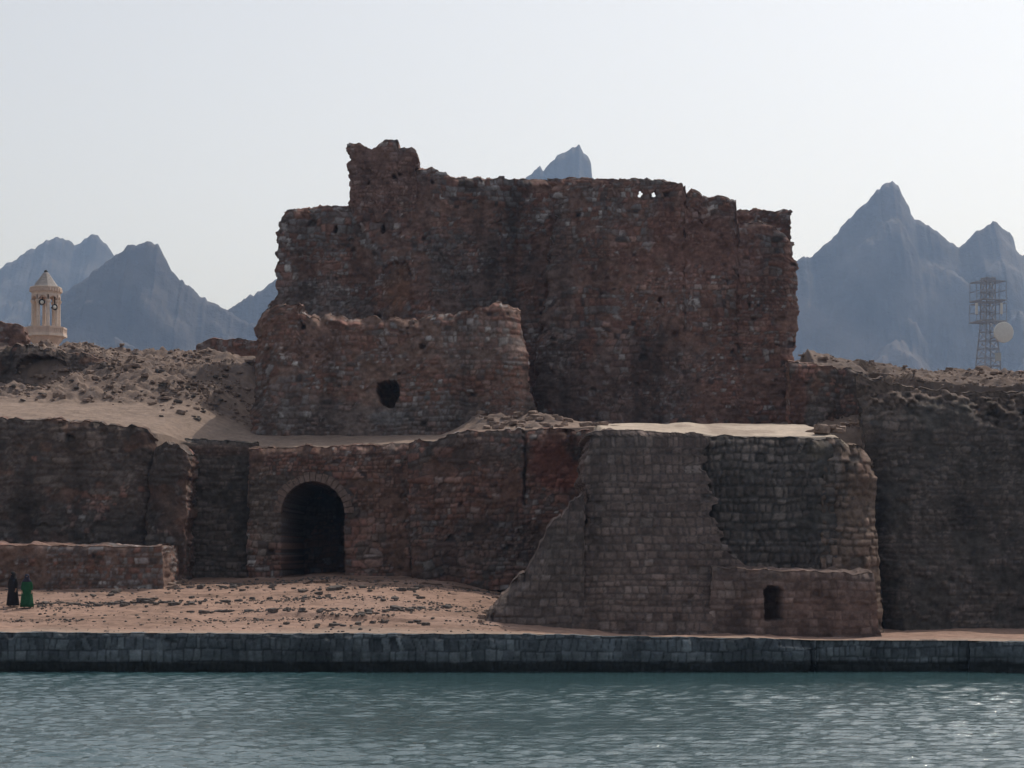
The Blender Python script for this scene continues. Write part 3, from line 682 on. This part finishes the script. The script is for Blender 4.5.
wall('block_wall', quay, [(x, tq(x, 80)) for x in range(970, 1700, 30)], [(600, 970), (700, 970)], [(600, 1700), (700, 1700)], 695, [(970, 80.15), (1024, 79.4), (1700, 76)], .6, 'quay', 83, batter=.03, res=.07, jag=.6, ejag=.2, bevel=.15, bevh=.15, und=.03, extra=wet)

# ------------------------------------------------------------------ minaret behind the hillside
M_plaster = plain_mat('pink_plaster', (.55, .43, .36), .12, 2.5, .9)
M_roof = plain_mat('grey_tiles', (.30, .27, .255), .25, 7, .8)
M_dark = plain_mat('black_metal', (.02, .02, .022), .3, 5, .5)
M_trim = plain_mat('plaster_trim', (.62, .51, .43), .12, 4, .9)
MY = 170.0; mc = P(46, 337, MY); s_ = MY / F        # metres per picture pixel at the minaret
zt_ = lambda y: EYE + (HY - y) * s_
mn = empty('minaret', (mc.x, MY, 2.8), 'small pale minaret turret with open columns and a pointed roof on the left skyline', 'minaret')
rot = R(22)
def hexbm(prof, n=8, r0=rot):
    bm = bmesh.new(); add_lathe(bm, prof, n, mc.x, MY, r0); return bm
bmobj('shaft', hexbm([(14 * s_, 2.4), (12.5 * s_, zt_(345)), (15.5 * s_, zt_(341)), (17 * s_, zt_(338.5)), (17 * s_, zt_(338))]), M_plaster, mn)
bal = bmobj('balcony', hexbm([(18.5 * s_, zt_(338)), (21 * s_, zt_(337)), (21 * s_, zt_(334.5)), (20.2 * s_, zt_(334.4)), (20.2 * s_, zt_(334.2))]), M_trim, mn)
bm = bmesh.new()
pr = [Vector((mc.x + 20 * s_ * math.cos(rot + k * math.pi / 4), MY + 20 * s_ * math.sin(rot + k * math.pi / 4), 0)) for k in range(8)]
for k in range(8):
    a, b = pr[k], pr[(k + 1) % 8]
    for zz, w in ((zt_(328.7), .16), (zt_(333.8), .12)):
        add_bar(bm, a + Vector((0, 0, zz)), b + Vector((0, 0, zz)), w)
    for j in range(7):
        q = a.lerp(b, j / 7); add_bar(bm, q + Vector((0, 0, zt_(334.2))), q + Vector((0, 0, zt_(328.6))), .1)
    q = a.lerp(b, .5)
    add_bar(bm, a.lerp(b, .01) + Vector((0, 0, zt_(331.3))), a.lerp(b, .99) + Vector((0, 0, zt_(331.3))), .05, .38)
bmobj('railing', bm, M_plaster, bal)
for k in range(8):
    a = rot + (k) * math.pi / 4
    bm = bmesh.new(); qx, qy = mc.x + 12.6 * s_ * math.cos(a), MY + 12.6 * s_ * math.sin(a)
    add_lathe(bm, [(.24, zt_(334.4)), (.24, zt_(332)), (.17, zt_(331.4)), (.155, zt_(304)), (.22, zt_(303)), (.26, zt_(301.5)), (.26, zt_(300.9))], 12, qx, qy)
    bmobj('column', bm, M_trim, mn)
# arches joining the columns
bm = bmesh.new()
cp = [Vector((mc.x + 12.6 * s_ * math.cos(rot + k * math.pi / 4), MY + 12.6 * s_ * math.sin(rot + k * math.pi / 4), 0)) for k in range(8)]
for k in range(8):
    a, b = cp[k], cp[(k + 1) % 8]; nrm = ((a + b) / 2 - Vector((mc.x, MY, 0))).normalized() * .17
    pts = []
    for i in range(13):
        t = i / 12; h = zt_(300.9) + 3.9 * s_ * (1 - abs(2 * t - 1) ** 2.2)
        pts.append((a.lerp(b, t), h))
    for (p0, h0), (p1, h1) in zip(pts, pts[1:]):
        v = [bm.verts.new((pp + sg * nrm).to_tuple()[:2] + (z,)) for sg in (1, -1) for (pp, z) in ((p0, h0), (p1, h1), (p1, zt_(296)), (p0, zt_(296)))]
        for f in ((0, 1, 2, 3), (7, 6, 5, 4), (0, 4, 5, 1), (2, 6, 7, 3)): bm.faces.new([v[i] for i in f])
bmobj('arcade', bm, M_plaster, mn)
cor = bmobj('cornice', hexbm([(14.2 * s_, zt_(296)), (14.2 * s_, zt_(294)), (15.0 * s_, zt_(293)), (15.0 * s_, zt_(289)), (15.8 * s_, zt_(288.6)), (15.8 * s_, zt_(287.4)), (14 * s_, zt_(287.2))]), M_trim, mn)
bm = bmesh.new()
dp = [Vector((mc.x + 15.3 * s_ * math.cos(rot + k * math.pi / 4), MY + 15.3 * s_ * math.sin(rot + k * math.pi / 4), 0)) for k in range(8)]
for k in range(8):
    for j in range(4):
        q = dp[k].lerp(dp[(k + 1) % 8], (j + .5) / 4); add_bar(bm, q + Vector((0, 0, zt_(292.4))), q + Vector((0, 0, zt_(289.2))), .2)
bmobj('dentils', bm, M_plaster, cor)
rf = bmobj('roof', hexbm([(13.2 * s_, zt_(287.2)), (11.6 * s_, zt_(285.5)), (2.4 * s_, zt_(272.6)), (.9 * s_, zt_(271.8))]), M_roof, mn)
bmobj('finial', hexbm([(1.6 * s_, zt_(272.6)), (2.0 * s_, zt_(271.6)), (1.4 * s_, zt_(270.6)), (.5 * s_, zt_(270))], 12), M_dark, rf)
def speaker(px, py, dy, yaw, label):
    c = P(px, py, MY); r = 3.2 * s_
    t = empty('loudspeaker', (c.x, MY + dy, c.z), label, 'loudspeaker', 'horn loudspeakers in the minaret')
    bm = bmesh.new(); n = 20; Rm_ = Matrix.Translation((c.x, MY + dy, c.z)) @ Matrix.Rotation(yaw, 4, 'Z') @ Matrix.Rotation(R(90), 4, 'X')
    add_lathe(bm, [(.09, -.42), (.10, -.2), (.16, -.05), (r * .7, .08), (r, .16), (r * .93, .17), (r * .4, .02), (.05, 0)], n)
    bm.transform(Rm_); h = bmobj('horn', bm, M_dark, t, True)
    bm = bmesh.new(); add_lathe(bm, [(.17, .01), (.17, .12), (.08, .19)], 14); bm.transform(Rm_)
    bmobj('driver_cap', bm, plain_mat('pale_cap', (.7, .68, .62), .05, 3), t, True)
    bm = bmesh.new(); add_bar(bm, (c.x, MY + dy + .2, c.z - .05), (c.x, MY + dy + .2, zt_(298)), .07); bmobj('bracket', bm, M_dark, t)
speaker(45.5, 304, -13 * s_, 0, 'black horn loudspeaker facing front between the minaret columns')
speaker(56.5, 308.5, -10.2 * s_, R(40), 'black horn loudspeaker lower down on the right of the minaret')

# ------------------------------------------------------------------ lattice tower
M_galv = plain_mat('galvanised_steel', (.27, .27, .29), .15, 3, .6, 0)
M_white = plain_mat('white_radome', (.62, .60, .56), .06, 2, .5, 0)
TY = 350.0; k_ = TY / F; tc = P(988, 373, TY); z_ = lambda y: EYE + (HY - y) * k_
tw = empty('lattice_tower', (tc.x, TY, 2.5), 'steel lattice telecom tower with a round dish on the right skyline', 'tower')
def half(z): return np.interp(z, [2.5, z_(373), z_(322), z_(278)], [4.2, 9.2 * k_, 5.4 * k_, 5.0 * k_])
cr_ = [(-1, -1), (1, -1), (1, 1), (-1, 1)]
def tp(c, z, e=0):
    h = half(z) + e; a = R(18); x, y = c[0] * h, c[1] * h
    return Vector((tc.x + x * math.cos(a) - y * math.sin(a), TY + x * math.sin(a) + y * math.cos(a), z))
zl = [2.5] + list(np.linspace(6, z_(373), 7)) + [z_(y) for y in (366, 358, 349, 341, 332, 322, 312, 302, 292, 282, 278)]
for c in cr_:
    bm = bmesh.new()
    for a, b in zip(zl, zl[1:]): add_bar(bm, tp(c, a), tp(c, b), .19)
    bmobj('leg', bm, M_galv, tw)
bm = bmesh.new()
for i, (a, b) in enumerate(zip(zl, zl[1:])):
    for j in range(4):
        c, d = cr_[j], cr_[(j + 1) % 4]
        add_bar(bm, tp(c, b), tp(d, b), .12)
        add_bar(bm, tp(c, a), tp(d, b), .07); add_bar(bm, tp(d, a), tp(c, b), .07)
bmobj('bracing', bm, M_galv, tw)
for y0, y1, ex in ((322, 304, 7.6), (301, 282, 7.6)):
    bm = bmesh.new(); e = ex * k_
    for zz, w in ((z_(y0), .22), (z_(y0) + .5 * (z_(y1) - z_(y0)), .08), (z_(y1), .12)):
        for j in range(4): add_bar(bm, tp(cr_[j], zz, e), tp(cr_[(j + 1) % 4], zz, e), w)
    for j in range(4):
        for t in (0, .5):
            a = tp(cr_[j], z_(y0), e).lerp(tp(cr_[(j + 1) % 4], z_(y0), e), t)
            add_bar(bm, a, a + Vector((0, 0, z_(y1) - z_(y0))), .1)
        add_bar(bm, tp(cr_[j], z_(y0)), tp(cr_[j], z_(y0), e), .14); add_bar(bm, tp(cr_[j], z_(y1)), tp(cr_[j], z_(y1), e), .1)
    bmobj('platform', bm, M_galv, tw)
for px in (976.5, 1001.5):
    bm = bmesh.new(); c = P(px, 314, TY - 2.2); add_bar(bm, c, P(px, 303, TY - 2.2), .42, .25); o = bmobj('panel_antenna', bm, M_white, tw)
    bm = bmesh.new(); add_bar(bm, P(px, 316, TY - 1.9), P(px, 300, TY - 1.9), .12); bmobj('mount_pole', bm, M_galv, o)
dc = P(1003, 332.5, TY - 3.0); rr = 10.2 * k_
bm = bmesh.new(); add_lathe(bm, [(.3, -.9), (rr * .35, -.75), (rr * .8, -.3), (rr, .0), (rr, .45), (rr * .97, .5), (rr * .5, .62), (.05, .66)], 36)
bm.transform(Matrix.Translation(dc) @ Matrix.Rotation(R(12), 4, 'Z') @ Matrix.Rotation(R(90), 4, 'X'))
dish = bmobj('dish', bm, M_white, tw)
bm = bmesh.new(); add_bar(bm, dc + Vector((0, .7, 0)), tp((1, -1), z_(330)), .3); add_bar(bm, dc + Vector((0, .7, -.4)), tp((1, 1), z_(338)), .2); bmobj('dish_mount', bm, M_galv, dish)
bm = bmesh.new(); add_bar(bm, P(998, 361, TY - 2), P(998, 353, TY - 2), 1.0, .5); bmobj('equipment_box', bm, plain_mat('grey_box', (.4, .4, .38), .05, 2), tw)

# ------------------------------------------------------------------ loose stones
def rock_mesh(seed, flat=.6):
    bm = bmesh.new(); bmesh.ops.create_icosphere(bm, subdivisions=2, radius=1)
    for v in bm.verts:
        p = v.co.copy(); a = np.array(p)
        n = float(fbm(a[0] * 1.1, a[1] * 1.1, a[2] * 1.1, 3, seed)); q = p * (1 + .3 * n)
        for k in range(3): q[k] = max(-.72, min(.72, q[k])) if k < 2 else max(-.5, min(.62, q[k]))
        v.co = Vector((q.x * 1.25, q.y, q.z * flat))
    me = bpy.data.meshes.new('stone'); bm.to_mesh(me); bm.free(); return me
protos = [rock_mesh(800 + i, .55 + .12 * (i % 4)) for i in range(8)]
for me in protos[:4]: me.materials.append(M_rock)
for me in protos[4:]: me.materials.append(M_rubble)
def put_rock(name, me, x, y, z, s, label, group, cat='stone'):
    o = bpy.data.objects.new(name, me); COL.objects.link(o)
    o.location = (x, y, z + s * .12); o.scale = (s * random.uniform(.8, 1.4), s * random.uniform(.8, 1.2), s * random.uniform(.7, 1.15)); o.rotation_euler = (random.uniform(-.15, .15), random.uniform(-.15, .15), random.uniform(0, 6.28))
    tag(o, label, cat, group); return o
rows = [([(20, 604), (60, 605), (110, 604), (150, 603), (185, 602)], 44, 2.0), ([(140, 601), (190, 605), (238, 601), (262, 599)], 30, 1.6),
        ([(165, 612), (200, 613), (238, 611)], 18, 1.2), ([(246, 612), (300, 611), (340, 610)], 22, 1.4), ([(355, 615), (385, 611), (420, 609), (452, 606)], 40, 1.7),
        ([(168, 586), (215, 588), (262, 587), (300, 590), (338, 589)], 44, 3.2), ([(340, 588), (380, 591), (440, 589)], 16, 3.0), ([(60, 596), (160, 598), (300, 598), (430, 598)], 20, 5.0),
        ([(240, 600), (300, 600), (330, 595)], 14, 3), ([(285, 624), (340, 626), (400, 621), (430, 626)], 14, 1.6)]
for pts, n, spread in rows:
    for i in range(n):
        px = random.uniform(pts[0][0], pts[-1][0]); py = float(np.interp(px, [q[0] for q in pts], [q[1] for q in pts])) + random.gauss(0, spread * .5)
        h = hit(px, py, sandz, 80.6, 99.6)
        if h is None: continue
        s = .07 + .13 * random.random() ** 2 + (.10 if random.random() < .06 else 0)
        put_rock('beach_stone', random.choice(protos[:4]), h[0], h[1], h[2], s, 'small dark stone lying on the reddish sand in front of the terrace wall', 'dark stones lying on the sand')
for i in range(16):
    px, py = random.uniform(164, 182), random.uniform(580, 588); h = hit(px, py, sandz, 80.6, 99.6)
    if h: put_rock('fallen_stone', random.choice(protos[4:]), h[0], h[1], h[2], random.uniform(.12, .3), 'reddish stone fallen at the squared end of the low wall', 'fallen stones at the low wall end')
for i in range(12):
    px = random.uniform(478, 506); py = float(np.interp(px, [478, 506], [624, 594])) + random.uniform(-3, 3); h = hit(px, py, sandz, 80.6, 99.6)
    if h: put_rock('fallen_stone', random.choice(protos[4:]), h[0], h[1], h[2], random.uniform(.12, .3), 'pale stone fallen along the sloping foot of the bastion', 'fallen stones at the bastion foot')
cnt = 0
while cnt < 190:
    if random.random() < .72: px, py = random.uniform(-5, 250), random.uniform(342, 402)
    else: px, py = random.uniform(150, 245), random.uniform(375, 420)
    if py > 402 and px < 130: continue
    h = hit(px, py, terr, 101, 126)
    if h is None or h[1] > 124: continue
    put_rock('rubble_stone', random.choice(protos[4:] + protos[:1]), h[0], h[1], h[2], .08 + .22 * random.random() ** 2, 'loose rubble stone on the sunlit slope left of the keep', 'rubble on the left slope'); cnt += 1
cnt = 0; tries = 0
while cnt < 90 and tries < 900:
    tries += 1
    px = random.uniform(800, 1030); py = random.uniform(352, 400); h = hit(px, py, terr, 95.2, 116)
    if h is None: continue
    put_rock('crest_stone', random.choice(protos[4:]), h[0], h[1], h[2], .07 + .17 * random.random() ** 2, 'loose rubble stone on the crest of the dark curtain wall', 'rubble on the right crest'); cnt += 1
cnt = 0; tries = 0
while cnt < 60 and tries < 900:
    tries += 1
    px = random.uniform(475, 605); py = random.uniform(411, 429); h = hit(px, py, terr, 97.5, 107)
    if h is None: continue
    put_rock('heap_stone', random.choice(protos[4:]), h[0], h[1], h[2], .12 + .25 * random.random() ** 2, 'pinkish stone in the rubble heap on top of the terrace wall', 'stones of the rubble heap'); cnt += 1
for i in range(9):
    X_ = 14.7 + random.uniform(-.6, .7); Y_ = 90.5 + random.uniform(-1, 1)
    put_rock('top_stone', random.choice(protos[4:]), X_, Y_, 10.62 + .08 * i * .4, random.uniform(.18, .4), 'pale stone in the small pile on the bastion top corner', 'stone pile on the bastion top')

def gravel(name, spots, m, label):
    """many tiny stones nobody could count, as one mesh"""
    bm0 = bmesh.new(); bmesh.ops.create_icosphere(bm0, subdivisions=1, radius=1)
    bv = np.array([v.co[:] for v in bm0.verts]); bf = np.array([[v.index for v in f.verts] for f in bm0.faces]); bm0.free()
    V, T_ = [], []
    for i, (x, y, z, s) in enumerate(spots):
        q = bv * (1 + .35 * (RNG.random((len(bv), 1)) - .5)) * np.array([s * RNG.uniform(.8, 1.7), s * RNG.uniform(.8, 1.3), s * RNG.uniform(.45, .9)])
        a = RNG.random() * 6.28; ca, sa = math.cos(a), math.sin(a)
        V.append(np.stack([q[:, 0] * ca - q[:, 1] * sa + x, q[:, 0] * sa + q[:, 1] * ca + y, q[:, 2] + z + s * .2], -1)); T_.append(bf + i * len(bv))
    return tag(link(name, npmesh(name, np.concatenate(V), np.concatenate(T_)), m), label, 'gravel', None, 'stuff')
def scatter(n, fn, xr, yr, s0, s1, mask):
    out = []
    while len(out) < n:
        X_ = RNG.uniform(*xr, 4000); Y_ = RNG.uniform(*yr, 4000); ok = mask(X_, Y_) > RNG.random(4000)
        X_, Y_ = X_[ok], Y_[ok]; Z_ = fn(X_, Y_)
        out += [(a, b, c, s0 + (s1 - s0) * RNG.random() ** 3) for a, b, c in zip(X_, Y_, Z_)]
    return out[:n]
line = lambda X, Y: np.maximum.reduce([np.exp(-((Y - y0 - a * X - .8 * fbm(X * .12, 0 * X, i, 3, 740)) / w) ** 2) for i, (y0, a, w) in enumerate([(89.2, .0, .5), (86.8, -.02, .35), (94.6, .0, 1.2), (97.4, .0, .9), (84.3, 0, .3)])])
gravel('beach_gravel', scatter(5200, sandz, (-27, 0), (81, 99.5), .02, .085, lambda X, Y: line(X, Y) * ss(-.35, .25, fbm(X * .3, Y * .4, 0, 3, 741)) + .06), M_rock, 'fine dark gravel and dried weed in bands across the sand')
gravel('slope_gravel', scatter(3800, terr, (-31, -14.5), (107, 123.5), .03, .14, lambda X, Y: ss(-.3, .3, fbm(X * .5, Y * .4, 0, 3, 742)) * ss(107, 110.5, Y)), M_rubble, 'fine rubble gravel strewn over the slope left of the keep')
gravel('crest_gravel', scatter(1800, terr, (17, 31), (95.9, 108), .03, .13, lambda X, Y: ss(-.3, .3, fbm(X * .5, Y * .4, 0, 3, 743)) * ss(95.4, 96.5, Y)), M_rubble, 'fine rubble gravel strewn over the crest of the curtain wall')

# ------------------------------------------------------------------ people
M_skin = plain_mat('skin', (.36, .22, .16), .08, 9, .6, 0)
def skin_body(name, joints, edges, m, parent, sub=2):
    me = bpy.data.meshes.new(name); me.from_pydata([j[:3] for j in joints], edges, []); o = link(name, me, m, parent)
    o.matrix_parent_inverse = Matrix()
    md = o.modifiers.new('Skin', 'SKIN'); md.use_smooth_shade = True
    for v, j in zip(me.skin_vertices[0].data, joints): v.radius = (j[3], j[4] if len(j) > 4 else j[3])
    me.skin_vertices[0].data[0].use_root = True
    s = o.modifiers.new('Sub', 'SUBSURF'); s.levels = s.render_levels = sub
    return o
def loft(name, rings, m, parent, n=28, fold=0.0, seed=0):
    """cloth: rings = (z, rx, ry, cx, cy)"""
    V = []; 
    for i, (z, rx, ry, cx_, cy_) in enumerate(rings):
        for k in range(n):
            a = 2 * math.pi * k / n; w = 1 + fold * (i / len(rings)) * math.sin(a * 7 + seed + i * .2)
            V.append((cx_ + rx * w * math.cos(a), cy_ + ry * w * math.sin(a), z))
    Q = [(i * n + k, i * n + (k + 1) % n, (i + 1) * n + (k + 1) % n, (i + 1) * n + k) for i in range(len(rings) - 1) for k in range(n)]
    me = bpy.data.meshes.new(name); me.from_pydata(V, [], Q); o = link(name, me, m, parent, True); o.matrix_parent_inverse = Matrix()
    sd = o.modifiers.new('Solid', 'SOLIDIFY'); sd.thickness = .012; return o
def person(px, py, yaw, label, cloth, scarf, hgt=1.62):
    h = hit(px, py, sandz, 80.6, 94)
    t = empty('person', h, label, 'person', 'people standing on the sand'); t.rotation_euler.z = yaw; f = hgt / 1.62; t.scale = (f, f, f)
    J = [(0, 0, .88, .15, .11), (0, .0, 1.08, .13, .095), (0, .0, 1.27, .15, .10), (0, 0, 1.37, .07, .06), (0, -.01, 1.44, .05, .05), (0, -.015, 1.53, .085, .10), (0, -.01, 1.60, .055, .065)]
    E_ = [(0, 1), (1, 2), (2, 3), (3, 4), (4, 5), (5, 6)]
    for sx in (-1, 1):
        b = len(J)
        J += [(sx * .09, 0, .80, .085), (sx * .095, -.01, .46, .055), (sx * .10, .01, .09, .038), (sx * .105, -.11, .035, .035, .025)]
        E_ += [(0, b), (b, b + 1), (b + 1, b + 2), (b + 2, b + 3)]
        c = len(J)
        J += [(sx * .17, 0, 1.32, .05), (sx * .215, .01, 1.06, .042), (sx * .215, -.05, .84, .032), (sx * .215, -.075, .77, .03, .02)]
        E_ += [(2, c), (c, c + 1), (c + 1, c + 2), (c + 2, c + 3)]
        for q in range(4):
            d = len(J); ox = sx * (.095 - .022 * q)
            J += [(sx * .215, -.075 + (q - 1.5) * .018, .72 - .004 * q, .009), (sx * .205, -.07 + (q - 1.5) * .016, .675 + .006 * abs(q - 1), .008)]
            E_ += [(c + 3, d), (d, d + 1)]
        d = len(J); J += [(sx * .2, -.115, .75, .010), (sx * .19, -.13, .715, .008)]; E_ += [(c + 3, d), (d, d + 1)]
    body = skin_body('body', J, E_, M_skin, t)
    loft('robe', [(1.385, .075, .07, 0, 0), (1.34, .16, .10, 0, 0), (1.27, .20, .125, 0, 0), (1.08, .19, .13, 0, 0), (.9, .22, .16, 0, 0), (.6, .25, .19, 0, 0), (.3, .28, .215, 0, .0), (.07, .30, .235, 0, 0)], cloth, t, fold=.10, seed=px)
    for sx in (-1, 1):
        skin_body('sleeve', [(sx * .16, 0, 1.31, .072), (sx * .22, .012, 1.06, .065), (sx * .22, -.04, .85, .06)], [(0, 1), (1, 2)], cloth, t)
    loft('headscarf', [(1.645, .01, .01, 0, .0), (1.635, .06, .07, 0, .0), (1.60, .088, .105, 0, .005), (1.53, .105, .118, 0, .018), (1.46, .10, .105, 0, .025), (1.40, .13, .10, 0, .02), (1.33, .185, .125, 0, .01), (1.27, .21, .14, 0, .01)], scarf, t, fold=.03)
    # face: nose, eyes, mouth showing through the scarf opening
    bm = bmesh.new()
    for (x, y, z, r) in ((0, -.125, 1.525, .016), (-.032, -.12, 1.548, .010), (.032, -.12, 1.548, .010)):
        bmesh.ops.create_icosphere(bm, subdivisions=1, radius=r, matrix=Matrix.Translation((x, y, z)))
    o = bmobj('face', bm, M_skin, t); o.matrix_parent_inverse = Matrix()
    return t
M_green = plain_mat('green_cloth', (.012, .072, .032), .25, 8, .85)
M_black = plain_mat('black_cloth', (.016, .014, .016), .25, 8, .85)
M_navy = plain_mat('navy_cloth', (.03, .03, .05), .25, 8, .85)
person(27, 608.5, R(12), 'person in a long green robe and dark headscarf standing on the sand', M_green, M_navy, 1.54)
person(13, 607, R(-25), 'person in a long black robe and black headscarf standing left of the one in green', M_black, M_black, 1.58)

# ------------------------------------------------------------------ haze
bm = bmesh.new(); bmesh.ops.create_cube(bm, size=1)
bm.transform(Matrix.Translation((0, 2150, 314)) @ Matrix.Diagonal((9000, 5100, 636, 1)))
m = bpy.data.materials.new('haze_air'); m.use_nodes = True; nt = m.node_tree
for n in list(nt.nodes):
    if n.type != 'OUTPUT_MATERIAL': nt.nodes.remove(n)
pv = nt.nodes.new('ShaderNodeVolumePrincipled'); pv.inputs['Color'].default_value = (.43, .64, 1.0, 1); pv.inputs['Density'].default_value = .000135
pv.inputs['Absorption Color'].default_value = (1, 1, 1, 1)
pv.inputs['Anisotropy'].default_value = .45
nt.links.new(pv.outputs[0], nt.nodes['Material Output'].inputs['Volume'])
hz = bmobj('haze', bm, m); tag(hz, 'thin bluish haze in the air over the island', 'haze', None, 'stuff')
